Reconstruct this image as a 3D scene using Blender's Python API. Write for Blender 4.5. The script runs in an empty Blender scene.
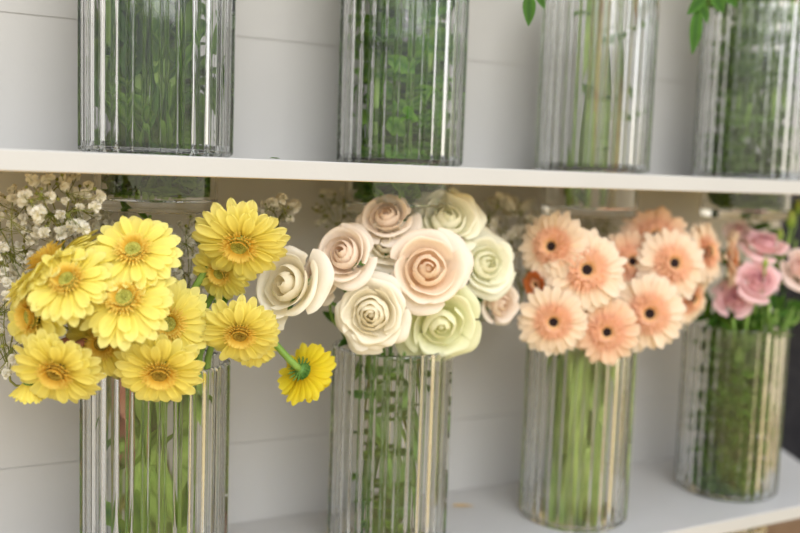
import bpy, bmesh, math, random
from mathutils import Vector, Matrix, noise
import numpy as np

# ------------------------------------------------------------------ camera
F = 920.0
TH, PITCH, ROLL = math.radians(62.12015), math.radians(5.744809), math.radians(2.0)
_fh = Vector((math.cos(TH), math.sin(TH), 0)); _rh = Vector((math.sin(TH), -math.cos(TH), 0))
FWD = _fh * math.cos(PITCH) + Vector((0, 0, -math.sin(PITCH)))
_u0 = _rh.cross(FWD)
RIGHT = _rh * math.cos(ROLL) + _u0 * math.sin(ROLL)
DOWN = _rh * math.sin(ROLL) - _u0 * math.cos(ROLL)
UP = -DOWN
S = bpy.context.scene
C = S.collection
cam_d = bpy.data.cameras.new('camera'); cam = bpy.data.objects.new('camera', cam_d); C.objects.link(cam)
cam_d.sensor_width = 36; cam_d.lens = F / 800 * 36; cam_d.clip_start = 0.01
M3 = Matrix((RIGHT, UP, -FWD)).transposed()
cam.matrix_world = M3.to_4x4()
cam_d.dof.use_dof = True; cam_d.dof.focus_distance = 0.89; cam_d.dof.aperture_fstop = 2.2
S.camera = cam

# ------------------------------------------------------------------ world and light
w = bpy.data.worlds.new('room_light'); S.world = w; w.use_nodes = True
nt = w.node_tree; nt.nodes.clear()
tc = nt.nodes.new('ShaderNodeTexCoord'); sp = nt.nodes.new('ShaderNodeSeparateXYZ')
mr = nt.nodes.new('ShaderNodeMapRange'); mr.inputs[1].default_value = -1; mr.inputs[2].default_value = 1
rp = nt.nodes.new('ShaderNodeValToRGB'); bg = nt.nodes.new('ShaderNodeBackground'); wo = nt.nodes.new('ShaderNodeOutputWorld')
nt.links.new(tc.outputs['Generated'], sp.inputs[0]); nt.links.new(sp.outputs[2], mr.inputs[0])
nt.links.new(mr.outputs[0], rp.inputs[0]); nt.links.new(rp.outputs[0], bg.inputs[0]); nt.links.new(bg.outputs[0], wo.inputs[0])
el = rp.color_ramp.elements
el[0].position = 0.0; el[0].color = (0.45, 0.35, 0.17, 1)
el[1].position = 1.0; el[1].color = (0.50, 0.53, 0.58, 1)
e = el.new(0.45); e.color = (0.62, 0.52, 0.34, 1)
e = el.new(0.56); e.color = (0.60, 0.59, 0.58, 1)
bg.inputs[1].default_value = 1.7
def area(name, loc, target, size, energy, col):
    d = bpy.data.lights.new(name, 'AREA'); d.shape = 'SQUARE'; d.size = size; d.energy = energy; d.color = col
    o = bpy.data.objects.new(name, d); C.objects.link(o); o.location = loc
    o.rotation_euler = (Vector(target) - Vector(loc)).to_track_quat('-Z', 'Y').to_euler()
area('ceiling_panel_light', (0.2, -1.3, 1.40), (0.6, 1.0, -0.1), 2.0, 42, (1, 0.99, 0.98))
vs = S.view_settings
vs.view_transform = 'Standard'; vs.look = 'None'; vs.gamma = 1; vs.exposure = 0.2; vs.use_curve_mapping = False
cy = S.cycles
cy.use_denoising = True; cy.max_bounces = 24; cy.transmission_bounces = 24; cy.transparent_max_bounces = 24
cy.diffuse_bounces = 4; cy.glossy_bounces = 8; cy.sample_clamp_indirect = 6; cy.blur_glossy = 0.5

# ------------------------------------------------------------------ helpers
R = random.Random(7)
def ray(x, y): return ((x - 400) * RIGHT + (y - 266.5) * DOWN) / F + FWD
def at(x, y, Y):
    v = ray(x, y); return v * (Y / v.y)
def lerp(a, b, t): return a + (b - a) * t
def sstep(t): t = max(0., min(1., t)); return t * t * (3 - 2 * t)

class MB:
    def __init__(s): s.v = []; s.f = []; s.a = []; s.b = []
    def grid(s, pts, A=None, B=None, closed=False):
        """pts[i][j] rows of Vectors"""
        o = len(s.v); n = len(pts); m = len(pts[0])
        for i in range(n):
            for j in range(m):
                s.v.append(pts[i][j]); s.a.append(A[i][j] if A else 0.); s.b.append(B if B is not None else 0.)
        for i in range(n - 1):
            for j in range(m if closed else m - 1):
                k = (j + 1) % m
                s.f.append((o + i * m + j, o + i * m + k, o + (i + 1) * m + k, o + (i + 1) * m + j))
        return o
    def tube(s, pts, rad, n=8, cap=True, a=0., b=0.):
        pts = [Vector(p) for p in pts]; N = len(pts)
        if not hasattr(rad, '__len__'): rad = [rad] * N
        t = (pts[1] - pts[0]).normalized()
        x = t.orthogonal().normalized(); rows = []
        for i, p in enumerate(pts):
            t2 = (pts[min(i + 1, N - 1)] - pts[max(i - 1, 0)])
            t2 = t2.normalized() if t2.length > 1e-9 else t
            x = (x - t2 * x.dot(t2)); x = x.normalized() if x.length > 1e-6 else t2.orthogonal().normalized()
            y = t2.cross(x); t = t2
            rows.append([p + (x * math.cos(6.28318 * k / n) + y * math.sin(6.28318 * k / n)) * rad[i] for k in range(n)])
        o = s.grid(rows, [[a] * n] * N, b, closed=True)
        if cap:
            s.f.append(tuple(o + k for k in range(n))[::-1]); s.f.append(tuple(o + (N - 1) * n + k for k in range(n)))
    def ball(s, c, r, a=0., b=0., n=6, m=4, sc=(1, 1, 1)):
        rows = []
        for i in range(m + 1):
            th = math.pi * (i + .02) / (m + .04)
            rows.append([Vector(c) + Vector((math.sin(th) * math.cos(6.28318 * k / n) * sc[0], math.sin(th) * math.sin(6.28318 * k / n) * sc[1], math.cos(th) * sc[2])) * r for k in range(n)])
        s.grid(rows, [[a] * n] * (m + 1), b, closed=True)
    def box(s, lo, hi):
        o = len(s.v)
        for z in (lo[2], hi[2]):
            for (x, y) in ((lo[0], lo[1]), (hi[0], lo[1]), (hi[0], hi[1]), (lo[0], hi[1])): s.v.append(Vector((x, y, z))); s.a.append(0.); s.b.append(0.)
        for q in ((3, 2, 1, 0), (4, 5, 6, 7), (0, 1, 5, 4), (1, 2, 6, 5), (2, 3, 7, 6), (3, 0, 4, 7)): s.f.append(tuple(o + k for k in q))
    def mesh(s, name, mat, off=Vector((0, 0, 0)), smooth=True):
        me = bpy.data.meshes.new(name)
        me.from_pydata([tuple(v - off) for v in s.v], [], s.f)
        for nm, vals in (('pv', s.a), ('pk', s.b)):
            at_ = me.attributes.new(nm, 'FLOAT', 'POINT'); at_.data.foreach_set('value', vals)
        me.materials.append(mat)
        if smooth: me.polygons.foreach_set('use_smooth', [True] * len(me.polygons))
        me.update(); return me
    def build(s, name, mat, parent=None, mtx=None, smooth=True):
        off = parent.location.copy() if (parent is not None and mtx is None) else Vector((0, 0, 0))
        me = s.mesh(name, mat, off, smooth)
        o = bpy.data.objects.new(name, me); C.objects.link(o)
        if parent is not None:
            o.parent = parent
            if mtx is not None: o.matrix_local = Matrix.Translation(-parent.location) @ mtx
        return o
def sub(o, child_mb, name, mat):   # a sub-part sharing its parent's own frame
    c = bpy.data.objects.new(name, child_mb.mesh(name, mat)); C.objects.link(c); c.parent = o; return c
def thing(name, label, cat, loc, group=None):
    o = bpy.data.objects.new(name, None); C.objects.link(o); o.location = loc; o.empty_display_size = .02
    o['label'] = label; o['category'] = cat
    if group: o['group'] = group
    return o
def struct(o): o['kind'] = 'structure'; return o
def tag(o, label, cat, group=None):
    o['label'] = label; o['category'] = cat
    if group: o['group'] = group
    return o

# ------------------------------------------------------------------ materials
def newmat(name):
    m = bpy.data.materials.new(name); m.use_nodes = True; t = m.node_tree; t.nodes.clear()
    out = t.nodes.new('ShaderNodeOutputMaterial'); return m, t, out
def rgb(c): return (c[0], c[1], c[2], 1)
def s2l(*c): return tuple(((x / 255) / 12.92 if x / 255 <= .04045 else ((x / 255 + .055) / 1.055) ** 2.4) for x in c)
def petal_mat(name, stops, tr=.25, noise_amt=.06, attr='pv', stops2=None, k=.5):
    m, t, out = newmat(name)
    at_ = t.nodes.new('ShaderNodeAttribute'); at_.attribute_name = attr
    r = t.nodes.new('ShaderNodeValToRGB'); t.links.new(at_.outputs['Fac'], r.inputs[0])
    e_ = r.color_ramp.elements
    e_[0].position = stops[0][0]; e_[0].color = rgb(stops[0][1]); e_[1].position = stops[-1][0]; e_[1].color = rgb(stops[-1][1])
    for p, c in stops[1:-1]: q = e_.new(p); q.color = rgb(c)
    col = r.outputs[0]
    if stops2:
        a2 = t.nodes.new('ShaderNodeAttribute'); a2.attribute_name = 'pv'
        r2 = t.nodes.new('ShaderNodeValToRGB'); t.links.new(a2.outputs['Fac'], r2.inputs[0])
        e2 = r2.color_ramp.elements
        e2[0].position = stops2[0][0]; e2[0].color = rgb(stops2[0][1]); e2[1].position = stops2[1][0]; e2[1].color = rgb(stops2[1][1])
        mx = t.nodes.new('ShaderNodeMix'); mx.data_type = 'RGBA'; mx.blend_type = 'MULTIPLY'; mx.inputs[0].default_value = 1
        t.links.new(col, mx.inputs[6]); t.links.new(r2.outputs[0], mx.inputs[7]); col = mx.outputs[2]
    tc = t.nodes.new('ShaderNodeTexCoord'); nz = t.nodes.new('ShaderNodeTexNoise'); nz.inputs['Scale'].default_value = 60
    t.links.new(tc.outputs['Object'], nz.inputs['Vector'])
    hs = t.nodes.new('ShaderNodeHueSaturation'); ma = t.nodes.new('ShaderNodeMapRange')
    ma.inputs[3].default_value = 1 - noise_amt * 2; ma.inputs[4].default_value = 1 + noise_amt
    t.links.new(nz.outputs['Fac'], ma.inputs[0]); t.links.new(ma.outputs[0], hs.inputs['Value']); t.links.new(col, hs.inputs['Color'])
    p = t.nodes.new('ShaderNodeBsdfPrincipled'); p.inputs['Roughness'].default_value = .6; p.inputs['Specular IOR Level'].default_value = .2
    tl = t.nodes.new('ShaderNodeBsdfTranslucent'); mix = t.nodes.new('ShaderNodeMixShader'); mix.inputs[0].default_value = tr
    t.links.new(hs.outputs[0], p.inputs['Base Color']); t.links.new(hs.outputs[0], tl.inputs['Color'])
    t.links.new(p.outputs[0], mix.inputs[1]); t.links.new(tl.outputs[0], mix.inputs[2]); t.links.new(mix.outputs[0], out.inputs[0])
    return m
def plain(name, c1, c2, scale=20, rough=.5, spec=.4, bump=0., bscale=80, stretch=(1, 1, 1)):
    m, t, out = newmat(name)
    tc = t.nodes.new('ShaderNodeTexCoord'); mp = t.nodes.new('ShaderNodeMapping'); mp.inputs['Scale'].default_value = stretch
    nz = t.nodes.new('ShaderNodeTexNoise'); nz.inputs['Scale'].default_value = scale; nz.inputs['Detail'].default_value = 4
    t.links.new(tc.outputs['Object'], mp.inputs[0]); t.links.new(mp.outputs[0], nz.inputs['Vector'])
    r = t.nodes.new('ShaderNodeValToRGB'); r.color_ramp.elements[0].position = .35; r.color_ramp.elements[1].position = .65
    r.color_ramp.elements[0].color = rgb(c1); r.color_ramp.elements[1].color = rgb(c2); t.links.new(nz.outputs['Fac'], r.inputs[0])
    p = t.nodes.new('ShaderNodeBsdfPrincipled'); p.inputs['Roughness'].default_value = rough; p.inputs['Specular IOR Level'].default_value = spec
    t.links.new(r.outputs[0], p.inputs['Base Color']); t.links.new(p.outputs[0], out.inputs[0])
    if bump:
        n2 = t.nodes.new('ShaderNodeTexNoise'); n2.inputs['Scale'].default_value = bscale; t.links.new(mp.outputs[0], n2.inputs['Vector'])
        b = t.nodes.new('ShaderNodeBump'); b.inputs['Strength'].default_value = bump; b.inputs['Distance'].default_value = .002
        t.links.new(n2.outputs['Fac'], b.inputs['Height']); t.links.new(b.outputs[0], p.inputs['Normal'])
    return m
def glassmat(name, col, ior, rough=0.0):
    m, t, out = newmat(name)
    g = t.nodes.new('ShaderNodeBsdfGlass'); g.inputs['Color'].default_value = rgb(col); g.inputs['IOR'].default_value = ior; g.inputs['Roughness'].default_value = rough
    t.links.new(g.outputs[0], out.inputs[0]); return m

M = {}
M['wall'] = plain('white_panel', (.535, .53, .515), (.555, .55, .535), 6, .5, .3, .05, 300)
M['board'] = plain('white_laminate', (.525, .525, .52), (.545, .545, .54), 10, .42, .4, .05, 250)
M['under_bounce'] = plain('warm_bounce_underside', (.78, .54, .15), (.84, .60, .19), 14, .7, .2, 0, 80, (1, 8, 1))  # shelf undersides given a yellow-brown that bounces warm light onto the wall
M['groove'] = plain('panel_gap', (.49, .49, .48), (.51, .51, .50), 20, .8, .1)
M['floor'] = plain('pale_wood_floor', (.68, .50, .22), (.76, .57, .27), 8, .6, .3, 0, 80, (1, 8, 1))
M['cloth'] = plain('charcoal_cloth', (.025, .025, .03), (.045, .045, .05), 60, .9, .1, .4, 300)
M['carton'] = plain('brown_carton', (.17, .11, .07), (.21, .14, .09), 12, .8, .1)
M['glass'] = glassmat('clear_glass', (.995, .998, .995), 1.45)
M['water'] = glassmat('water', (.97, .985, .97), 1.33)
M['stem'] = plain('green_stem', (.17, .31, .05), (.29, .45, .10), 30, .5, .3)
M['stem_pale'] = plain('pale_green_stem', (.27, .42, .10), (.42, .56, .17), 30, .5, .3)
M['stem_pink'] = plain('reddish_stem', (.45, .16, .14), (.55, .30, .22), 30, .5, .3)
M['stem_rose'] = plain('rose_stem', (.09, .22, .05), (.20, .36, .09), 30, .5, .3)
M['stem_brown'] = plain('woody_stem', (.26, .17, .07), (.36, .34, .12), 30, .7, .2)
M['leaf'] = petal_mat('green_leaf', [(0, (.055, .16, .012)), (1, (.17, .32, .035))], .3, .25)
M['leaf_bright'] = petal_mat('bright_green_leaf', [(0, (.07, .24, .015)), (1, (.22, .46, .05))], .3, .2)
M['leaf_dark'] = petal_mat('dark_green_leaf', [(0, (.04, .12, .015)), (1, (.09, .22, .03))], .25, .25)
M['leaf_soft'] = petal_mat('soft_green_leaf', [(0, (.09, .20, .035)), (1, (.22, .35, .085))], .3, .25)
M['calyx'] = plain('calyx_green', (.06, .17, .03), (.12, .26, .05), 60, .6, .3)
Y_ = s2l
M['gy'] = petal_mat('yellow_petal', [(0, s2l(252, 230, 90)), (.25, s2l(253, 238, 112)), (.7, s2l(254, 244, 136)), (1, s2l(254, 246, 156))], .35, .05)
M['gy2'] = petal_mat('bright_yellow_petal', [(0, s2l(228, 190, 20)), (.5, s2l(244, 224, 48)), (1, s2l(248, 232, 80))], .35, .05)
M['gyf'] = petal_mat('golden_fringe', [(0, s2l(238, 192, 66)), (1, s2l(252, 228, 118))], .25, .12)
M['gyc'] = plain('olive_disc', s2l(150, 150, 60), s2l(190, 190, 95), 300, .8, .2, .6, 700)
M['gycb'] = plain('brownish_disc', s2l(140, 112, 40), s2l(180, 160, 70), 300, .8, .2, .6, 700)
M['gp'] = petal_mat('peach_petal', [(0, s2l(242, 162, 122)), (.28, s2l(250, 198, 158)), (.5, s2l(253, 230, 200)), (1, s2l(254, 238, 216))], .3, .05)
M['gpd'] = petal_mat('salmon_petal', [(0, s2l(242, 166, 126)), (.5, s2l(252, 212, 178)), (1, s2l(253, 230, 202))], .3, .05)
M['gpf'] = petal_mat('salmon_fringe', [(0, s2l(248, 205, 140)), (1, s2l(250, 196, 168))], .25, .12)
M['gpc'] = plain('black_disc', (.012, .006, .008), (.04, .02, .02), 400, .7, .3, .6, 700)
M['rust'] = petal_mat('rust_petal', [(0, s2l(190, 95, 40)), (1, s2l(225, 140, 80))], .3, .1)
M['ochre'] = petal_mat('ochre_petal', [(0, s2l(235, 190, 110)), (1, s2l(245, 212, 150))], .3, .1)
M['bloom'] = petal_mat('babys_breath_white', [(0, s2l(225, 222, 196)), (1, s2l(252, 250, 242))], .3, .04)
M['bstem'] = plain('fine_stem', s2l(110, 120, 55), s2l(150, 150, 80), 50, .7, .2)
def rosemat(name, inner, mid, outer, base=(.93, .86, .66)):
    return petal_mat(name, [(0, inner), (.45, mid), (1, outer)], .3, .025, 'pk', [(0, base), (.45, (1, 1, 1))])
M['r_peach'] = rosemat('peach_rose', s2l(253, 232, 206), s2l(254, 236, 214), s2l(254, 244, 232), (.97, .80, .62))
M['r_pink'] = rosemat('blush_rose', s2l(253, 234, 214), s2l(254, 240, 224), s2l(254, 246, 236), (.985, .89, .79))
M['r_cream'] = rosemat('cream_rose', s2l(252, 243, 216), s2l(253, 247, 228), s2l(254, 249, 236), (.98, .93, .74))
M['r_green'] = rosemat('greenish_rose', s2l(253, 252, 224), s2l(253, 252, 232), s2l(252, 253, 234), (.98, .985, .88))
M['r_lime'] = rosemat('lime_rose', s2l(253, 252, 218), s2l(251, 252, 222), s2l(246, 250, 210), (.96, .975, .80))
M['lisi'] = rosemat('pink_lisianthus', s2l(228, 172, 182), s2l(244, 200, 206), s2l(250, 216, 220), (.92, .88, .82))
M['lisi_p'] = rosemat('pale_pink_lisianthus', s2l(236, 190, 180), s2l(246, 220, 212), s2l(250, 230, 224), (.9, .85, .7))
M['bud'] = petal_mat('green_bud', [(0, s2l(120, 160, 60)), (1, s2l(190, 205, 110))], .2, .05)

# ------------------------------------------------------------------ structure
YF, YB, YV = .833, 1.07, .955            # front edge, back wall, row of vases
ZT, ZL = .0095, -.44                     # tops of the two shelves
VS = (1.03, .985, .985, 1.03)
VX = (.2195, .4997, .783, 1.0700)
VXL = (.2155, .4874, .7640, 1.0443); YVL = .932; VSL = (1.0, .94, .94, .955)
def AX(i, ztop, z=0.): return Vector((VX[i], YV, z)) if ztop > -.2 else Vector((VXL[i], YVL, z))
VR, VRI, VH, FR = .0745, .0690, .243, .062
XR = 1.287
wl = MB()
zs = [-1.0, -.82, -.3388, -.3372, .1532, .1548, .62]
wl.box((-.9, YB, -1.0), (XR, YB + .03, -.3386)); wl.box((-.9, YB, -.3378), (XR, YB + .03, .1538)); wl.box((-.9, YB, .1550), (XR, YB + .03, .75))
wl.box((-.9, YB + .0015, -.3395), (XR - .001, YB + .029, .16))
struct(wl.build('wall_back', M['wall'], smooth=False))
fl = MB(); fl.box((-3, -3, -1.02), (4, 4, -1.0)); struct(fl.build('floor', M['floor'], smooth=False))

def shelf(name, ztop, endx, label):
    # outline with a slanted right end, extruded, round openings for the vase feet
    th = .0185; pts = [(-.9, YF), (endx[0], YF), (endx[1], YB - .0005), (-.9, YB - .0005)]
    bm = bmesh.new(); b = [bm.verts.new((x, y, ztop - th)) for x, y in pts]; t_ = [bm.verts.new((x, y, ztop)) for x, y in pts]
    bm.faces.new(b[::-1]); bm.faces.new(t_)
    for i in range(4): bm.faces.new((b[i], b[(i + 1) % 4], t_[(i + 1) % 4], t_[i]))
    bmesh.ops.bevel(bm, geom=[e for e in bm.edges if abs(e.verts[0].co.y - YF) < 1e-5 and abs(e.verts[1].co.y - YF) < 1e-5 and abs(e.verts[0].co.z - e.verts[1].co.z) < 1e-5], offset=.0012, segments=2, profile=.5, affect='EDGES')
    me = bpy.data.meshes.new(name); bm.to_mesh(me); bm.free(); me.materials.append(M['board']); me.materials.append(M['under_bounce'])
    o = bpy.data.objects.new(name, me); C.objects.link(o)
    cb = MB()
    for k in range(4): q = AX(k, ztop); cb.tube([(q.x, q.y, ztop - .05), (q.x, q.y, ztop + .05)], FR + .003, 48)
    cut = cb.build('cutter', M['under_bounce'], smooth=False)
    md = o.modifiers.new('b', 'BOOLEAN'); md.object = cut; md.operation = 'DIFFERENCE'; md.solver = 'EXACT'
    bpy.context.view_layer.update()
    me2 = bpy.data.meshes.new_from_object(o.evaluated_get(bpy.context.evaluated_depsgraph_get()))
    o.modifiers.clear(); o.data = me2; bpy.data.objects.remove(cut)
    while len(me2.materials) < 2: me2.materials.append(M['under_bounce'])
    me2.materials[0] = M['board']; me2.materials[1] = M['under_bounce']
    for p in me2.polygons:
        p.material_index = 1 if p.normal.z < -.9 else 0
    tag(o, label, 'shelf'); return o
shelf('shelf_board', ZT, (1.30, 1.30), 'white upper shelf board whose front edge crosses the picture above the bouquets')
tb = MB(); tb.box((-.9, YF, .462), (1.30, YB - .0005, .4805)); tag(tb.build('shelf_board', M['board'], smooth=False), 'unseen white shelf board added above the view to shade the upper wall', 'shelf')  # unseen board, added overhead to shade the upper bay's wall
shelf('shelf_board', ZL, (1.187, 1.306), 'white lower shelf board under the four vases with cut flowers')

# ------------------------------------------------------------------ vases
NF = 30
# one flute: a flat pane and a rounded raised rib (angle fraction, height)
PROF = [(f, .10 * math.sin(math.pi * f / .60)) for f in (0., .12, .24, .36, .48)] + [(.60 + .40 * (1 - math.cos(math.pi * k / 11)) / 2, .97 * math.sin(math.pi * k / 11) ** .9 + .03 if k else .0) for k in range(11)]
def support(prof, e=.0007):
    out = []
    for k, p in enumerate(prof):
        out.append(p)
        if k + 1 < len(prof):
            q = prof[k + 1]; L = math.hypot(p[0] - q[0], p[1] - q[1])
            if L > .003:
                for t in (e / L, 1 - e / L): out.append(tuple(lerp(p[m], q[m], t) for m in range(len(p))))
    return out
def vase_meshes():
    b = MB(); n = NF * 16; z0 = .0004
    def ringo(r, z, amp):
        out = []
        for k in range(n):
            q_ = PROF[k % 16]; rr_ = r + amp * q_[1]; a_ = 6.283185 * (k // 16 + q_[0]) / NF
            out.append(Vector((rr_ * math.cos(a_), rr_ * math.sin(a_), z)))
        return out
    prof = [(FR, z0, 0), (.0664, z0, .0), (.0690, z0 + .001, .0020), (.0714, z0 + .004, .0031), (.0716, z0 + .05, .0031), (.0716, VH * .6, .0031),
            (.0716, VH - .004, .0031), (.0714, VH - .0015, .0024), (.0698, VH, .001), (.0688, VH - .0004, 0), (VRI - .001, VH - .002, 0),
            (VRI - .001, .012, 0), (VRI - .002, .007, 0), (VRI - .006, .005, 0), (FR, .0045, 0), (FR, z0, 0)]
    b.grid([ringo(*p) for p in support(prof)], closed=True)
    f = MB(); m = 64
    def rc(r, z): return [Vector((r * math.cos(6.283185 * k / m), r * math.sin(6.283185 * k / m), z)) for k in range(m)]
    zb = -.056
    rr = [(.0005, zb), (FR - .004, zb), (FR - .001, zb + .001), (FR - .0002, zb + .004), (FR - .0002, .0043), (FR - .003, .0043), (FR - .003, zb + .013), (FR - .006, zb + .0105), (.0005, zb + .010)]
    f.grid([rc(*p) for p in support(rr)], closed=True)
    wm = {}
    return b.mesh('ribbed_body', M['glass']), f.mesh('glass_foot', M['glass']), wm
BODY, FOOT, WATER = vase_meshes()
def vase(i, ztop, label, wh=None):
    t = thing('ribbed_glass_vase', label, 'vase', AX(i, ztop, ztop), 'ribbed glass vases on the shelves')
    for nm, me in (('ribbed_body', BODY), ('foot', FOOT)) + ((('water', WATER[wh]),) if wh else ()):
        o = bpy.data.objects.new(nm, me); C.objects.link(o); o.parent = t
        if nm == 'ribbed_body': q = (VS if ztop > -.2 else VSL)[i]; o.scale = (q, q, 1)
    return t
ordn = ['leftmost', 'second from the left', 'third from the left', 'rightmost']
vase(0, ZT, 'ribbed clear glass vase packed with leafy stems, leftmost on the upper shelf')
vase(1, ZT, 'ribbed clear glass vase full of bright green leaves, second from left on the upper shelf')
vase(2, ZT, 'ribbed clear glass vase with sparse olive stems, third from left on the upper shelf')
vase(3, ZT, 'ribbed clear glass vase of soft green foliage, rightmost on the upper shelf')
vase(0, ZL, 'ribbed clear glass vase holding the yellow gerberas')
vase(1, ZL, 'ribbed clear glass vase holding the cream and blush roses')
vase(2, ZL, 'ribbed clear glass vase holding the peach gerberas')
vase(3, ZL, 'ribbed clear glass vase holding the pink lisianthus on the lower shelf')

# ------------------------------------------------------------------ stems and leaves
def bez(p0, p1, p2, p3, n=12):
    out = []
    for i in range(n + 1):
        t = i / n; out.append(p0 * (1 - t) ** 3 + p1 * 3 * t * (1 - t) ** 2 + p2 * 3 * t * t * (1 - t) + p3 * t ** 3)
    return out
def clampv(p, i, ztop, rmax=(.0670)):
    """keep a point inside vase i standing on ztop"""
    if p.z > ztop + VH - .004: return p
    ax = AX(i, ztop); rmax *= 1 if ztop > -.2 else .94; d = Vector((p.x - ax.x, p.y - ax.y, 0)); L = d.length
    if p.z < ztop + .008: rmax = FR - .008
    if L > rmax: d *= rmax / L; p = Vector((ax.x + d.x, ax.y + d.y, p.z))
    return p
def clampf(p, i, ztop):
    p = clampv(p, i, ztop, FR - .008); z = max(ztop - .040, p.z); return Vector((p.x, p.y, z))
def leaf(mb, base, direction, normal, L, W, droop=.3, b=0., fix=None, nv=7):
    d = direction.normalized(); s = d.cross(normal)
    s = s.normalized() if s.length > 1e-5 else d.orthogonal().normalized(); n = s.cross(d)
    rows = []; A = []
    for i in range(nv):
        v = i / (nv - 1); wv = W * math.sin(math.pi * min(1, v * .93 + .05)) ** .8 * (1 - .25 * v)
        c = base + d * (L * v) - n * (droop * L * v * v)
        row = []
        for j in range(5):
            u = j / 2 - 1; p = c + s * (u * wv / 2) + n * (abs(u) * wv * .18 + .03 * wv * math.sin(9 * v + u))
            row.append(fix(p) if fix else p)
        rows.append(row); A.append([.3 + .7 * abs(j / 2 - 1) if j != 2 else 0. for j in range(5)])
    mb.grid(rows, A, b)
def randdir(r, zmin=-1, zmax=1):
    a = r.uniform(0, 6.283); z = r.uniform(zmin, zmax); q = math.sqrt(max(0, 1 - z * z)); return Vector((math.cos(a) * q, math.sin(a) * q, z))

def foliage_stem(i, ztop, label, group, name='foliage_stem', cat='stem', leafm='leaf', stemm='stem', nleaf=16, L=.04, W=.018, rad=.002, spread=.05, top=.34, r=R, cen=(0, 0), zmax=None, zmin=.0, foot=0, up=0.):
    ax = AX(i, ztop, ztop) + Vector((cen[0], cen[1], 0))
    a = r.uniform(0, 6.283); q = .044 * math.sqrt(r.random()) * min(1, spread / .05); bx = ax + Vector((math.cos(a) * q, math.sin(a) * q, -.043))
    a2 = a + r.uniform(-1.2, 1.2); q2 = spread * math.sqrt(r.uniform(.05, 1)); tx = ax + Vector((math.cos(a2) * q2, math.sin(a2) * q2, top))
    pts = [clampv(p, i, ztop, .062) for p in bez(bx, bx + Vector((0, 0, .08)), lerp(bx, tx, .6) + Vector((r.uniform(-.01, .01), r.uniform(-.01, .01), 0)), tx, 14)]
    t = thing(name, label, cat, bx, group)
    s = MB(); s.tube(pts, rad, 7); s.build('stem', M[stemm], t)
    lv = MB()
    for k in range(foot):
        p = ax + Vector((r.uniform(-.04, .04), r.uniform(-.045, .02), r.uniform(-.040, -.018))); leaf(lv, p, randdir(r, -.2, .3), randdir(r), .03, .013, .2, fix=lambda q_: clampf(q_, i, ztop))
    for k in range(nleaf):
        v = r.uniform(zmin, 1 if zmax is None else zmax); idx = v * 14; j = min(13, int(idx)); p = lerp(pts[j], pts[j + 1], idx - j)
        if spread > .053 and k % 2: qv = Vector((p.x - ax.x, p.y - ax.y, 0)); p = p + qv.normalized() * r.uniform(0, .025) if qv.length > .01 else p
        d = (randdir(r, -.2, .95) + Vector((0, 0, up * 2))).normalized(); l = L * r.uniform(.6, 1.2)
        leaf(lv, p, d, randdir(r), l, W * r.uniform(.7, 1.2), r.uniform(-.2, .6), fix=lambda q_: clampv(q_, i, ztop, (.0670)))
    if nleaf: lv.build('leaves', M[leafm], t)
    return t

for k in range(20):
    foliage_stem(0, ZT, 'leafy green stem among many in the leftmost vase on the upper shelf', 'leafy stems in the leftmost upper vase', leafm='leaf' if k % 3 else 'leaf_dark', nleaf=26, L=.07, W=.017, rad=.0030, spread=.062, foot=10, up=.6)
for k in range(18):
    foliage_stem(1, ZT, 'bright leafy stem among many in the second vase from left on the upper shelf', 'leafy stems in the second upper vase', leafm='leaf_bright' if k % 3 else 'leaf', nleaf=40, L=.036, W=.024, rad=.0022, spread=.062, foot=3)
for k in range(10):
    foliage_stem(2, ZT, 'thin olive stem among several in the third vase from left on the upper shelf', 'bare stems in the third upper vase', leafm='leaf', stemm=('stem_pale', 'stem_brown', 'stem')[k % 3], nleaf=3, L=.04, W=.012, rad=.0046, spread=.044, cen=(.004, 0))
for k in range(18):
    foliage_stem(3, ZT, 'soft leafy stem among many in the rightmost vase on the upper shelf', 'leafy stems in the rightmost upper vase', leafm='leaf_soft' if k % 4 else 'leaf', nleaf=36, L=.042, W=.014, rad=.002, spread=.062, foot=7)
for k in range(16):
    foliage_stem(3, ZL, 'leafy lisianthus stem among many in the rightmost vase on the lower shelf', 'leafy stems in the lisianthus vase', leafm='leaf_soft' if k % 2 else 'leaf', nleaf=36, L=.045, W=.016, rad=.0022, spread=.058, foot=8, top=.25 + .03 * R.random(), zmax=.93)

# leaves hanging out of the upper vases
def hanging_sprig(label, pts, leaves, mat='leaf'):
    P = [at(*p) for p in pts]; t = thing('hanging_leaf_sprig', label, 'leaf sprig', P[0])
    s = MB(); s.tube(P, .0014, 6); s.build('stem', M['stem'], t)
    lv = MB()
    for (x0, y0, x1, y1, Y, W) in leaves:
        a = at(x0, y0, Y); b = at(x1, y1, Y - .012); leaf(lv, a, b - a, -FWD, (b - a).length, W, .12)
    lv.build('leaves', M[mat], t)
hanging_sprig('green leaf hanging at the top edge left of the third upper vase', [(552, -60, .955), (548, -22, .90), (536, -16, .87), (529, -4, .865)], [(529, -6, 529, 24, .865, .017), (534, -14, 545, 8, .87, .012)], 'leaf_dark')
hanging_sprig('green leaf sprig drooping over the left side of the rightmost upper vase', [(735, -56, .95), (722, -14, .875), (704, -6, .86), (697, 14, .855)],
              [(697, 10, 694, 52, .855, .018), (704, -4, 690, 12, .86, .018), (712, -8, 724, 12, .86, .02), (700, 2, 708, 22, .857, .014), (720, -12, 738, 6, .87, .018)], 'leaf_dark')

# ------------------------------------------------------------------ flower heads
def facing(a, b, c=1., roll=0):
    """matrix whose +Z faces the camera, turned a to the right and b up"""
    z = (-FWD * c + RIGHT * a + UP * b).normalized(); x = UP.cross(z).normalized(); y = z.cross(x)
    m = Matrix((x, y, z)).transposed().to_4x4(); return m @ Matrix.Rotation(roll, 4, 'Z')

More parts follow.
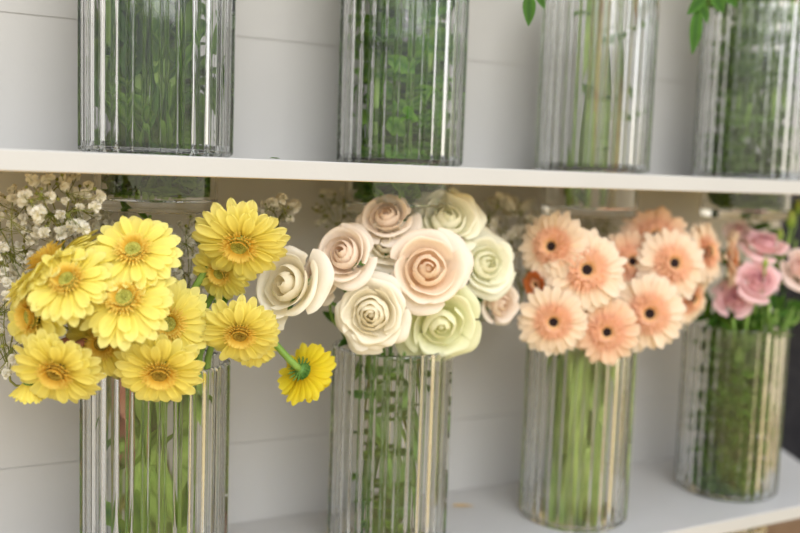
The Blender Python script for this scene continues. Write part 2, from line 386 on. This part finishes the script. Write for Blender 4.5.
def gerbera_petals(r, rows, R_, cup=0., droop=.12, missing=None, wmul=1.):
    mb = MB()
    for (n, r0, r1, W, zoff, lift) in rows:
        for k in range(n):
            a = 6.283185 * (k + r.uniform(-.28, .28)) / n + zoff * 7
            L1 = r1 * r.uniform(.90, 1.05); w_ = W * r.uniform(.85, 1.12) * wmul; lf = lift + cup + r.uniform(-.10, .12); dr = droop * r.uniform(.5, 1.7); tw = r.uniform(-.25, .25)
            ca, sa = math.cos(a), math.sin(a); rowsv = []; A = []
            side = r.uniform(-.06, .06)
            for i in range(11):
                v = (0, .12, .26, .42, .58, .72, .82, .90, .955, .985, 1.)[i]
                wv = w_ * (.38 + .62 * sstep(v / .55)) * (math.sqrt(max(0., 1 - ((v - .78) / .225) ** 2)) if v > .78 else 1)
                wv = max(wv, w_ * .12)
                rad = r0 + (L1 - r0) * v * math.cos(lf * .8); z = zoff + (L1 - r0) * (v * math.sin(lf) - dr * v * v)
                row = []
                for j in range(7):
                    u = j / 3 - 1
                    s = u * wv / 2 + side * v * v; zz = z + wv * (.22 * u * u * (1 - .4 * v)) + .012 * math.cos(u * 9.4) + u * tw * wv * .5
                    rr = rad - .02 * u * u * (v > .8)
                    row.append(Vector((ca * rr - sa * s, sa * rr + ca * s, zz)) * R_)
                rowsv.append(row); A.append([max(0., (rad - .2) / .8)] * 7)
            mb.grid(rowsv, A, k / n)
    return mb
def gerbera_fringe(r, R_, n, r0, r1, W, z0, lift):
    mb = MB()
    for ring in range(3):
        for k in range(n):
            a = 6.283185 * (k + r.random() * .6 + ring * .33) / n; L = (r1 - r0) * r.uniform(.75, 1.15) * (1 - ring * .22)
            ca, sa = math.cos(a), math.sin(a); rows = []; A = []
            for i in range(4):
                v = i / 3; rad = r0 + L * v - ring * .03; z = z0 + ring * .025 + lift * math.sin(v * 1.6) * (1 + .4 * ring); wv = W * (1 - .5 * v * v)
                rows.append([Vector((ca * rad - sa * s, sa * rad + ca * s, z + abs(s) * .6)) * R_ for s in (-wv / 2, 0, wv / 2)]); A.append([v] * 3)
            mb.grid(rows, A, ring / 3)
    return mb
def gerbera_disc(r, R_, rd, z0, h):
    mb = MB(); n = 24; rows = []
    for i in range(6):
        v = i / 5; rr = max(.002, rd * math.cos(v * 1.55)); z = z0 + h * math.sin(v * 1.55) * (1 - .5 * sstep((v - .5) * 2))
        rows.append([Vector((rr * math.cos(6.2832 * k / n), rr * math.sin(6.2832 * k / n), z)) * R_ for k in range(n)])
    mb.grid(rows, closed=True)
    for k in range(70):
        q = rd * math.sqrt(k / 70.); a = k * 2.39996; mb.ball(Vector((q * math.cos(a), q * math.sin(a), z0 + h * .72 * math.cos(q / rd * 1.3))) * R_, .022 * R_, n=5, m=3)
    return mb
def calyx_mb(R_, n=14, r1=.26, z1=-.02, z2=-.25):
    mb = MB(); m = 16; prof = [(.05, z2 - .05), (.10, z2), (.19, z2 + .06), (r1, z1 - .04), (r1 - .03, z1)]
    mb.grid([[Vector((q * math.cos(6.2832 * k / m), q * math.sin(6.2832 * k / m), z)) * R_ for k in range(m)] for q, z in prof], closed=True)
    for ring in range(2):
        for k in range(n):
            a = 6.2832 * (k + ring * .5) / n; d = Vector((math.cos(a), math.sin(a), .25)); leaf(mb, Vector((math.cos(a) * .15, math.sin(a) * .15, z2 + .02 + .06 * ring)) * R_, d, Vector((0, 0, -1)), .22 * R_, .07 * R_, -.5, nv=4)
    return mb

def route(head, back, i, ztop, base_q, rim_q, n=22, via=None):
    """stem from a head into vase i"""
    ax = AX(i, ztop, ztop); rim = ax + Vector((rim_q[0], rim_q[1], VH + .002)); base = ax + Vector((base_q[0], base_q[1], -.043))
    up_ = rim + Vector((0, 0, max(.03, (head.z - rim.z) * .4)))
    if via is None: a = bez(head, head + back * .05, up_, rim, 12)
    else: a = bez(head, head + back * .015, via + (head - via) * .25, via, 6) + bez(via, via - (head - via) * .5, up_, rim, 6)[1:]
    b = bez(rim, rim - Vector((0, 0, .06)), lerp(base, rim, .4), base, 12)
    return a + [clampv(p, i, ztop, .060) for p in b[1:]]

def gerbera(px, py, rpx, Y, face, label, vi, kind='yellow', cup=0., droop=.12, seed=0, rim=None, petm=None, discm=None, stemm=None, group=None, wm=1., via=None):
    r = random.Random(seed * 13 + 5); P = at(px, py, Y); z = P.dot(FWD); R_ = rpx / F * z
    ax = AX(vi, ZL, ZL)
    if rim is None:
        d = Vector((P.x - ax.x, P.y - ax.y)); d = d.normalized() * r.uniform(.03, .052) if d.length > .01 else d; rim = (d.x * .9 + r.uniform(-.012, .012), d.y * .7 + r.uniform(-.012, .012))
    a = r.uniform(0, 6.28); q = .038 * math.sqrt(r.random()); bq = (q * math.cos(a), q * math.sin(a))
    mt = facing(*face); zax = mt.col[2].to_3d()
    pts = route(P - zax * R_ * .22, -zax, vi, ZL, bq, rim, via=via)
    t = thing('gerbera_daisy', label, 'flower', pts[-1], group)
    s = MB(); s.tube(pts, ( .0036 if kind == 'yellow' else .0042), 8); s.build('stem', M[stemm or ('stem' if kind == 'yellow' else 'stem_pale')], t)
    mt = Matrix.Translation(P) @ mt @ Matrix.Rotation(r.uniform(0, 6.28), 4, 'Z')
    if kind == 'yellow':
        rows = [(22, .22, 1.0, .245, -.06, .0), (20, .22, .95, .24, .0, .10), (9, .24, .84, .20, .04, .20)]
        pet = gerbera_petals(r, rows, R_, cup, droop, wmul=wm); pm = petm or 'gy'
        fr = gerbera_fringe(r, R_, 34, .22, .42, .05, .08, .10); fm = 'gyf'; dc = gerbera_disc(r, R_, .25, .07, .12); dm = discm or 'gyc'
    else:
        rows = [(25, .2, 1.0, .235, -.06, .0), (23, .2, .95, .225, .0, .10)]
        pet = gerbera_petals(r, rows, R_, cup, droop * 1.3, wmul=wm); pm = petm or 'gp'
        fr = gerbera_fringe(r, R_, 32, .16, .50, .065, .07, .09); fm = 'gpf'; dc = gerbera_disc(r, R_, .165, .09, .11); dm = 'gpc'
    pet.build('petals', M[pm], t, mt); fc_ = dc.build('flower_centre', M[dm], t, mt); sub(fc_, fr, 'petal_fringe', M[fm])
    calyx_mb(R_).build('calyx', M['calyx'], t, mt)
    return t

YG = 'yellow gerberas in the leftmost lower vase'
# px, py, radius, depth, (turn right, turn up), label, cup
ys = [
 (134, 252, 47, .835, (.10, .55), 'pale yellow gerbera facing forward, high in the bunch, with a round greenish centre', .02, 'gyc'),
 (240, 243, 49, .845, (-.05, -.85), 'large round yellow gerbera at top right of the yellow bunch, facing the camera', .0, 'gyc'),
 (69, 282, 47, .835, (-.12, .55), 'yellow gerbera at the left of the bunch, above the leftmost drooping ones', .02, 'gyc'),
 (126, 300, 51, .822, (.0, .50), 'yellow gerbera in the very middle of the yellow bunch', .0, 'gyc'),
 (57, 370, 47, .845, (-.10, -.72), 'yellow gerbera lowest at the left of the bunch, tipped downward with a dark olive centre', .08, 'gycb'),
 (160, 371, 46, .838, (.15, -.70), 'yellow gerbera lowest in front of the vase body, tipped slightly downward', .04, 'gycb'),
 (240, 332, 42, .850, (.10, -.75), 'yellow gerbera at the right of the bunch with a dark speck in its centre', .02, 'gycb'),
 (35, 316, 48, .870, (-.75, -.10), 'half hidden yellow gerbera at the far left, turned to the left', .05, 'gyc'),
 (103, 342, 42, .875, (-.10, -.35), 'yellow gerbera behind the middle, only its lower petals and rim of centre showing', .05, 'gycb'),
 (168, 324, 46, .875, (.25, .05), 'yellow gerbera tucked behind the middle one to its right', .05, 'gyc'),
 (221, 272, 34, .885, (-.35, -.45), 'yellow gerbera hidden beneath the large round top right one', .05, 'gyc'),
 (52, 264, 58, .880, (-.75, 1.0, .25), 'yellow gerbera seen edge on behind the left side of the bunch, petals reaching left', -.05, 'gyc'),
 (256, 347, 26, .885, (.5, -.6), 'small yellow gerbera mostly hidden behind the right one, petals poking out lower right', .1, 'gyc'),
]
for k, (x, y, rr, Y, fc, lb, cup, dm) in enumerate(ys):
    gerbera(x, y, rr, Y, fc, lb, 0, cup=cup, seed=k + 1, discm=dm, stemm='stem_pink' if k in (7, 4) else None, group=YG, wm=1.05)
gerbera(29, 384, 24, .875, (-.2, -1.0, -.25), 'small folded yellow gerbera hanging under the lowest left one', 0, cup=1.15, seed=31, petm='gy', group=YG, wm=.8, stemm='stem_pink')
gerbera(304, 372, 35, .875, (.45, -.45, -.75), 'bright yellow gerbera drooping away beside the roses, green back showing', 0, cup=.30, seed=44, petm='gy2', group=YG, rim=(.048, -.02), wm=1.1, via=at(268, 336, .892))

PG = 'peach gerberas in the third lower vase'
ps = [
 (553, 247, 38, .890, (-.55, .10), 'peach gerbera at the upper left of its bunch, turned to the left', .06, None),
 (586, 270, 43, .862, (-.05, .05), 'large peach gerbera facing the camera, left of middle in its bunch', .0, None),
 (553, 321, 37, .875, (-.10, -.15), 'peach gerbera at the lower left of its bunch', .0, None),
 (672, 264, 39, .868, (.15, .15), 'peach gerbera at the upper right of its bunch with a small dark eye', .0, None),
 (648, 313, 41, .858, (.0, -.05), 'peach gerbera lowest at the right front of its bunch', .0, None),
 (606, 331, 36, .856, (-.05, -.15), 'deeper salmon peach gerbera partly hidden at the bottom of its bunch', .05, 'gpd'),
 (655, 238, 36, .905, (-.1, .35), 'peach gerbera behind the upper right one, only the top petals showing', .1, 'gpd'),
 (630, 262, 34, .905, (.2, .1), 'peach gerbera hidden between the two largest of its bunch', .1, 'gpd'),
 (706, 252, 32, .890, (1.0, .25), 'peach gerbera at the right side of its bunch, turned to the right', .15, None),
 (690, 298, 30, .900, (.8, -.4), 'peach gerbera low at the right, behind the front pair', .15, None),
 (729, 258, 31, .905, (2.2, .1), 'peach gerbera seen edge on at the far right of its bunch', .3, None),
]
for k, (x, y, rr, Y, fc, lb, cup, pm) in enumerate(ps):
    gerbera(x, y, rr, Y, fc, lb, 2, kind='peach', cup=cup, seed=60 + k, petm=pm, group=PG)
gerbera(537, 284, 16, .90, (-1.2, -.3), 'small rust coloured withered gerbera at the left of the peach bunch', 2, kind='peach', cup=.6, seed=90, petm='rust', group=PG)

# ------------------------------------------------------------------ roses
def rose_head(r, R_, n=18, openness=1., ruffle=.05, hgt=1., point=.16, tight=.10):
    """returns the tight heart and a list of the separate outer petals"""
    heart = MB(); outer = []; NU, NV = 17, 13; ni = n // 2
    for k in range(n):
        q = k / (n - 1); phi = k * 2.25 + r.uniform(-.35, .35)
        if k < ni:
            s_ = k / max(1, ni - 1); rb = lerp(.13 + tight * .3, .52, s_ ** .9); rt = rb * lerp(.45, .86, s_); zt = lerp(.50, .36, s_) * hgt
            half = lerp(1.9, 1.2, s_); curl = .03 * s_; flare = .35
        else:
            s_ = (k - ni) / max(1, n - 1 - ni); rt = lerp(.60, 1.0 * openness, s_); rb = rt * lerp(.95, .72, s_); zt = lerp(.42, -.02, s_ ** 1.6) * hgt
            half = lerp(1.15, .98, s_) * r.uniform(.92, 1.1); curl = lerp(.08, .24, s_); flare = 1.
        mb = heart if k < ni else MB()
        rf = ruffle * (.3 + q); ph = r.uniform(0, 6.28); zb = -.42 * hgt; tilt = r.uniform(-.03, .03); corner = r.uniform(.10, .26)
        rows = []; A = []
        for i in range(NV):
            v = i / (NV - 1); row = []
            for j in range(NU):
                u = j / (NU - 1) * 2 - 1
                ve = v * (1 - corner * abs(u) ** 3 + point * flare * max(0, 1 - abs(u - .1 * math.sin(ph)) * 1.8) * sstep((v - .6) / .4) * .5)
                wv = .40 + .60 * sstep(ve / .55)
                a = phi + u * half * wv
                body = math.sin(min(1., ve / .70) * 1.5708) ** .7
                rad = rb * (.12 + .88 * body); l = sstep((ve - .5) / .5)
                rad += (rt - rb) * l + curl * max(0, ve - .70) * 1.2
                rad *= 1 + .075 * u
                z = zb + (zt - zb) * math.sin(min(1.05, ve) * 1.5) ** .9 - curl * 2.6 * max(0, ve - .80) ** 1.25 * (.3 + q)
                wob = rf * v * v * (math.sin(5.2 * u + ph) + .5 * math.sin(9.3 * u + ph * 2))
                rad += wob * .55; z += wob * .5 + tilt * v
                row.append(Vector((math.cos(a) * rad, math.sin(a) * rad, z)) * R_)
            rows.append(row); A.append([v] * NU)
        mb.grid(rows, A, q)
        if k >= ni: outer.append(mb)
    heart.ball((0, 0, .22 * hgt * R_), .10 * R_, .8, 0., n=10, m=6, sc=(1, 1, 1.4))
    return heart, outer
def rose_calyx(R_):
    mb = MB(); m = 14
    mb.grid([[Vector((q * math.cos(6.2832 * k / m), q * math.sin(6.2832 * k / m), z)) * R_ for k in range(m)] for q, z in [(.05, -.62), (.13, -.55), (.17, -.46), (.12, -.40)]], closed=True)
    for k in range(5):
        a = 6.2832 * k / 5; leaf(mb, Vector((math.cos(a) * .12, math.sin(a) * .12, -.44)) * R_, Vector((math.cos(a), math.sin(a), .3)), Vector((0, 0, 1)), .6 * R_, .16 * R_, .4, nv=5)
    return mb
def rose(px, py, rpx, Y, face, mat, label, vi=1, seed=1, name='rose', n=22, opn=1., ruf=.055, hgt=1., sx=1., rim=None, stemm='stem_rose', leaves=4, group='roses in the second lower vase', tight=.12, extra=None):
    r = random.Random(seed * 31); P = at(px, py, Y); R_ = rpx / F * P.dot(FWD); ax = AX(vi, ZL, ZL)
    if rim is None:
        d = Vector((P.x - ax.x, P.y - ax.y)); d = d.normalized() * r.uniform(.02, .05); rim = (d.x + r.uniform(-.012, .012), d.y * .6 + r.uniform(-.012, .012))
    a = r.uniform(0, 6.28); q = .040 * math.sqrt(r.random()); mt = facing(*face); zax = mt.col[2].to_3d()
    pts = route(P - zax * R_ * .55, -zax, vi, ZL, (q * math.cos(a), q * math.sin(a)), rim)
    t = thing(name, label, 'flower', pts[-1], group)
    s = MB(); s.tube(pts, .0021 if name == 'rose' else .0017, 8); s.build('stem', M[stemm], t)
    mt = Matrix.Translation(P) @ mt @ Matrix.Diagonal((sx, 1, 1, 1)) @ Matrix.Rotation(r.uniform(0, 6.28), 4, 'Z')
    h, ou = rose_head(r, R_, n, opn, ruf, hgt, tight=tight); h.build('heart', M[mat], t, mt)
    for q_ in ou: q_.build('petal', M[mat], t, mt)
    rose_calyx(R_).build('calyx', M['calyx'], t, mt)
    if leaves:
        lv = MB()
        for k in range(leaves):
            j = r.randint(13, 22); p = pts[j]; leaf(lv, p, randdir(r, -.5, .7), randdir(r), .03 * r.uniform(.6, 1.1), .012, .2, fix=lambda q_: clampv(q_, vi, ZL))
        lv.build('leaves', M['leaf_dark' if k % 2 else 'leaf'], t)
    return t
rs = [
 (427, 270, 44, .862, (.05, .15), 'r_peach', 'largest rose, blush with a peach heart, front and centre of the roses', 18, 1., .035, 1., 1.0),
 (346, 257, 37, .885, (-.25, .35), 'r_pink', 'pale pink rose at the upper left of the roses, taller than wide', 20, .95, .03, 1.15, .88),
 (373, 313, 40, .872, (-.15, -.10), 'r_cream', 'cream ruffled rose at the lower left of the roses', 26, .98, .07, .9, 1.),
 (291, 286, 47, .880, (-.42, .22), 'r_cream', 'cream rose leaning out at the far left beside the yellow gerberas', 17, .95, .04, 1.1, .78),
 (387, 220, 30, .905, (-.10, .60), 'r_pink', 'pale peach rose at the back top of the roses', 18, 1., .04, 1.1, 1.05),
 (446, 222, 38, .900, (.15, .50), 'r_green', 'greenish white rose at the top of the roses', 20, 1., .06, .9, 1.05),
 (484, 265, 35, .895, (.35, .20), 'r_green', 'greenish white rose at the right of the roses', 19, 1., .05, .9, 1.),
 (440, 322, 43, .880, (.10, -.35), 'r_lime', 'lime tinted rose at the bottom of the roses, below the largest', 18, 1.05, .05, .9, 1.05),
 (497, 303, 26, .910, (.60, -.10), 'r_pink', 'small pale pink rose behind the right side of the roses', 14, .95, .04, 1.2, 1.),
 (386, 244, 32, .905, (-.05, .20), 'r_cream', 'cream rose squeezed behind the pale pink one and the largest one', 18, 1., .06, .9, 1.),
 (322, 278, 26, .915, (-.35, .10), 'r_peach', 'peach rose hidden behind the far left cream one', 14, .95, .04, 1.2, .9),
]
for k, (x, y, rr, Y, fc, mt, lb, n, op, rf, hg, sx) in enumerate(rs):
    rose(x, y, rr, Y, fc, mt, lb, seed=k + 3, n=max(12, int(n * .82)), opn=op, ruf=rf, hgt=hg, sx=sx)

# ------------------------------------------------------------------ lisianthus
LG = 'pink lisianthus in the rightmost lower vase'
for k, (x, y, rr, Y, fc, mt, lb, sx) in enumerate([
 (764, 246, 22, .900, (.1, 1.3), 'lisi', 'pink lisianthus bloom highest in its vase, seen from the side', 1.15),
 (757, 282, 22, .880, (-.05, .35), 'lisi', 'pink lisianthus bloom in the middle of its bunch', 1.15),
 (800, 270, 24, .885, (.2, .4), 'lisi_p', 'pale pink lisianthus bloom cut off by the right edge of the picture', 1.),
 (733, 300, 20, .905, (-.3, .2), 'lisi', 'pink lisianthus bloom low beside the peach gerberas', 1.1),
 (738, 232, 14, .94, (0, .6), 'lisi_p', 'small dusky lisianthus bloom in the shade under the shelf', 1.2)]):
    rose(x, y, rr, Y, fc, mt, lb, vi=3, seed=70 + k, name='lisianthus', n=12, opn=1., ruf=.08, hgt=.9, sx=sx, stemm='stem', leaves=5, group=LG, tight=.2)
def bud(x, y, Y, L, label, seed):
    r = random.Random(seed); P = at(x, y, Y); ax = AX(3, ZL, ZL); pts = route(P, Vector((0, 0, -1)), 3, ZL, (r.uniform(-.03, .03), r.uniform(-.03, .03)), (r.uniform(.0, .04), r.uniform(-.03, .0)))
    t = thing('lisianthus_bud', label, 'flower bud', pts[-1], 'lisianthus buds')
    s = MB(); s.tube(pts, .0014, 6); s.build('stem', M['stem'], t)
    b = MB(); rows = []
    for i in range(8):
        v = i / 7; q = L * .26 * math.sin(math.pi * (v * .9 + .08)) ** .8
        rows.append([P + Vector((q * (1 + .12 * math.sin(3 * a_ * .5 + v * 4)) * math.cos(a_ * .5236), q * math.sin(a_ * .5236), L * v)) for a_ in range(12)])
    b.grid(rows, [[i / 7] * 12 for i in range(8)], closed=True); b.build('petals', M['bud'], t)
bud(790, 228, .90, .026, 'upright green lisianthus bud tallest at the right edge', 1)
bud(779, 243, .91, .022, 'green lisianthus bud just right of the highest pink bloom', 2)
bud(765, 268, .87, .014, 'small green lisianthus bud between the two middle pink blooms', 3)
bud(797, 215, .93, .024, 'green lisianthus bud cut by the right edge under the shelf', 4)
def spray(i, label, spots, mat='leaf', n=6, L=.03, W=.012, seed=1):
    """leafy stem that comes out of lower vase i and ends at the given pixels"""
    r = random.Random(seed)
    for (x, y, Y) in spots:
        P = at(x, y, Y); ax = AX(i, ZL, ZL); d = Vector((P.x - ax.x, P.y - ax.y)); d = d * min(1, .045 / max(.001, d.length))
        pts = route(P, Vector((0, 0, -1)), i, ZL, (r.uniform(-.03, .03), r.uniform(-.03, .03)), (d.x, d.y))
        lb_ = label if isinstance(label, str) else label[len(label) - 1 - spots.index((x, y, Y))]
        t = thing('leafy_stem', lb_, 'stem', pts[-1], label if isinstance(label, str) else 'leafy stems among the bouquets')
        s = MB(); s.tube(pts, .0016, 6); s.build('stem', M['stem'], t)
        lv = MB()
        for k in range(n):
            p = lerp(pts[0], pts[12], r.random() ** 1.3); leaf(lv, p, randdir(r, -.3, .8) - FWD * .3, -FWD + randdir(r) * .6, L * r.uniform(.6, 1.2), W * r.uniform(.8, 1.2), .2)
        lv.build('leaves', M[mat], t)
spray(3, 'leafy stem rising among the pink lisianthus above the vase rim', [(790, 300, .90), (775, 312, .90), (745, 318, .91), (758, 308, .92), (720, 318, .93), (735, 262, .94), (745, 225, .96), (780, 262, .93), (796, 240, .92), (770, 222, .97), (800, 310, .89), (710, 300, .95)], 'leaf_dark', n=8, seed=5, L=.032, W=.012)
spray(1, ['dark leafy stem showing between the far left cream rose and the pale pink one', 'dark leafy stem behind the right side of the roses'], [(505, 265, .95), (330, 300, .95)], 'leaf_dark', n=3, seed=8)
spray(0, ['green leafy stem low behind the middle of the yellow gerberas', 'green leafy stem rising behind the highest yellow gerbera', 'green leafy stem between the large round yellow gerbera and the one below it'], [(215, 300, .92), (150, 215, .97), (95, 320, .93)], 'leaf', n=4, seed=9)
for k in range(8):
    foliage_stem(0, ZL, 'green stem with a narrow leaf among others in the yellow gerbera vase', 'leafy stems in the yellow gerbera vase', leafm='leaf', nleaf=5, L=.07, W=.016, rad=.0036, spread=.058, top=.225, up=.8, foot=4)
for k in range(8):
    foliage_stem(2, ZL, 'thick pale green stem among others in the peach gerbera vase', 'thick stems in the peach gerbera vase', stemm='stem_pale', leafm='leaf', nleaf=1, L=.06, W=.012, rad=.0044, spread=.05, top=.225, up=.9)
# rose vase: more thin green stems seen through the glass
for k in range(9):
    foliage_stem(1, ZL, 'thin rose stem with small leaves among others in the rose vase', 'thin stems in the rose vase', stemm='stem_rose', leafm='leaf', nleaf=7, L=.026, W=.011, rad=.0018, spread=.040, top=.235)

# ------------------------------------------------------------------ baby's breath
def blossom_mesh(seed):
    r = random.Random(seed); mb = MB()
    for k in range(26):
        d = randdir(r, -.35, 1); s = d.orthogonal().normalized(); s = Matrix.Rotation(r.uniform(0, 6.28), 3, d) @ s; n = d.cross(s)
        L = r.uniform(.7, 1.0); rows = []
        for i in range(4):
            v = i / 3; wv = .28 * (.4 + 1.4 * v) * (1 if v < .9 else .8); c = d * (L * v) + n * (.12 * math.sin(v * 3 + k))
            rows.append([c + s * (u * wv) + d * (-.12 * u * u + .06 * math.sin(u * 5 + k) * v) for u in (-1, -.4, .3, 1)])
        mb.grid(rows, [[i / 3] * 4 for i in range(4)])
    return mb.mesh('blossom', M['bloom'])
BL = [blossom_mesh(s) for s in range(4)]
def babys_breath(i, label, cx, cy, rx, ry, Y0, Y1, n, size, seed, buds=20, ztop=ZL):
    n = int(n * 1.15)
    r = random.Random(seed); ax = AX(i, ztop, ztop)
    hub = at(cx + rx * .1, cy + ry * .9, (Y0 + Y1) / 2 + .02)
    d = Vector((hub.x - ax.x, hub.y - ax.y)); d = d * min(1, .05 / max(d.length, .001))
    pts = route(hub, Vector((0, 0, -1)), i, ztop, (r.uniform(-.03, .03), r.uniform(-.02, .03)), (d.x, d.y))
    t = thing('babys_breath_sprig', label, 'flower', pts[-1], "baby's breath behind the bouquets")
    s = MB(); s.tube(pts, .0012, 6)
    ends = []
    nh = 7; hubs = []
    for k in range(nh):
        a = 6.283 * k / nh + r.uniform(-.3, .3); q = r.uniform(.35, .6); h = at(cx + rx * q * math.cos(a), cy + ry * q * math.sin(a) * .8, r.uniform(Y0, Y1)); hubs.append(h)
        s.tube(bez(hub, lerp(hub, h, .4) + Vector((0, 0, .006)), lerp(hub, h, .7) + randdir(r) * .006, h, 6), .0006, 5)
    for k in range(int(n * 2.3) + buds):
        a = r.uniform(0, 6.283); q = math.sqrt(r.uniform(.03, 1)); x = cx + rx * q * math.cos(a); y = cy + ry * q * math.sin(a); p = at(x, y, r.uniform(Y0, Y1))
        h = min(hubs, key=lambda h_: (h_ - p).length); s.tube(bez(h, lerp(h, p, .4) + randdir(r) * .004, lerp(h, p, .8) + Vector((0, 0, -.004)), p, 4), .00040, 4)
        if k < int(n * 2.3): ends.append(p)
        else: s.ball(p, r.uniform(.0012, .0022))
    s.build('stems', M['bstem'], t)
    for p in ends:
        o = bpy.data.objects.new('blossom', r.choice(BL)); C.objects.link(o); o.parent = t; o.location = p - t.location
        q = size * r.uniform(.7, 1.35); o.scale = (q, q, q); o.rotation_euler = (r.uniform(.3, 1.6), r.uniform(-.6, .6), r.uniform(0, 6))
babys_breath(0, "baby's breath sprig with bright white blooms at the top left, touching the shelf edge", 58, 205, 44, 32, .86, .93, 26, .0062, 1, 34)
babys_breath(0, "baby's breath sprig at the far left edge behind the yellow gerberas", 14, 236, 36, 48, .90, .98, 36, .0055, 2, 30)
babys_breath(0, "baby's breath sprig shaded behind the highest yellow gerbera", 92, 232, 44, 34, .96, 1.03, 22, .0060, 3, 34)
babys_breath(0, "baby's breath sprig hanging low at the left edge beside the leftmost gerberas", 6, 330, 24, 46, .90, .99, 16, .0052, 4, 20)
babys_breath(0, "baby's breath sprig peeking between the two top yellow gerberas", 186, 258, 26, 44, .93, 1.0, 20, .0056, 5, 18)
babys_breath(0, "baby's breath sprig just right of the large top right gerbera", 276, 212, 22, 14, .93, .99, 11, .0062, 6, 10)
babys_breath(1, "dim baby's breath sprig left of the pale pink rose, under the shelf", 338, 212, 26, 24, .99, 1.04, 9, .0052, 7, 36)
babys_breath(1, "baby's breath sprig between the roses and the peach gerberas", 508, 222, 34, 26, .96, 1.03, 18, .0072, 8, 30)
babys_breath(1, "baby's breath sprig lower down right of the green tinged roses", 520, 262, 22, 36, .96, 1.03, 12, .0062, 9, 22)
babys_breath(2, "dim baby's breath sprig behind the top of the peach gerberas", 615, 226, 50, 14, .98, 1.04, 12, .0055, 10, 34)

# ------------------------------------------------------------------ bits lying about, cloth at the right
def scrap(label, x, ztop, Y, L, W, mat, name):
    p = at(x, 200, Y); mb = MB(); b = Vector((p.x, Y, ztop + .0012)); leaf(mb, b, Vector((1, -.2, .02)), Vector((0, 0, 1)), L, W, .05, nv=6)
    m2 = mb.build(name, M[mat]); tag(m2, label, 'petal' if 'petal' in name else 'leaf'); return m2
scrap('tiny green leaf scrap lying at the front edge of the upper shelf', 269, ZT, .846, .010, .006, 'leaf', 'fallen_leaf')
P = at(452, 507, 1.0); v = ray(452, 507); P = v * (ZL / v.z)
mb = MB(); leaf(mb, Vector((P.x, P.y, ZL + .0015)), Vector((1, -.35, 0)), Vector((0, 0, 1)), .030, .009, .03); tag(mb.build('fallen_petal', M['ochre']), 'orange petal lying on the lower shelf right of the rose vase', 'petal')

bx = MB(); bx.box((1.296, 1.10, -1.0), (2.0, 1.285, -.605)); bo = bx.build('cardboard_box', M['carton'], smooth=False)
bv = bo.modifiers.new('edge', 'BEVEL'); bv.width = .004; bv.segments = 2
tag(bo, 'brown box below the right end of the lower shelf', 'box')
cl = MB(); rows = []
for i in range(24):
    z = lerp(-1.0, .35, i / 23); row = []
    for j in range(40):
        u = j / 39; x = lerp(1.648 - .09 * sstep((z + .33) / .12), 2.9, u) ; y = 1.32 + .035 * math.sin(u * 34 + i * .12) + .02 * math.sin(u * 71)
        row.append(Vector((x, y, z)))
    rows.append(row)
cl.grid(rows)
o = cl.build('dark_cloth', M['cloth']); sd = o.modifiers.new('thick', 'SOLIDIFY'); sd.thickness = .006
tag(o, 'charcoal cloth garment hanging past the right end of the shelves', 'cloth')
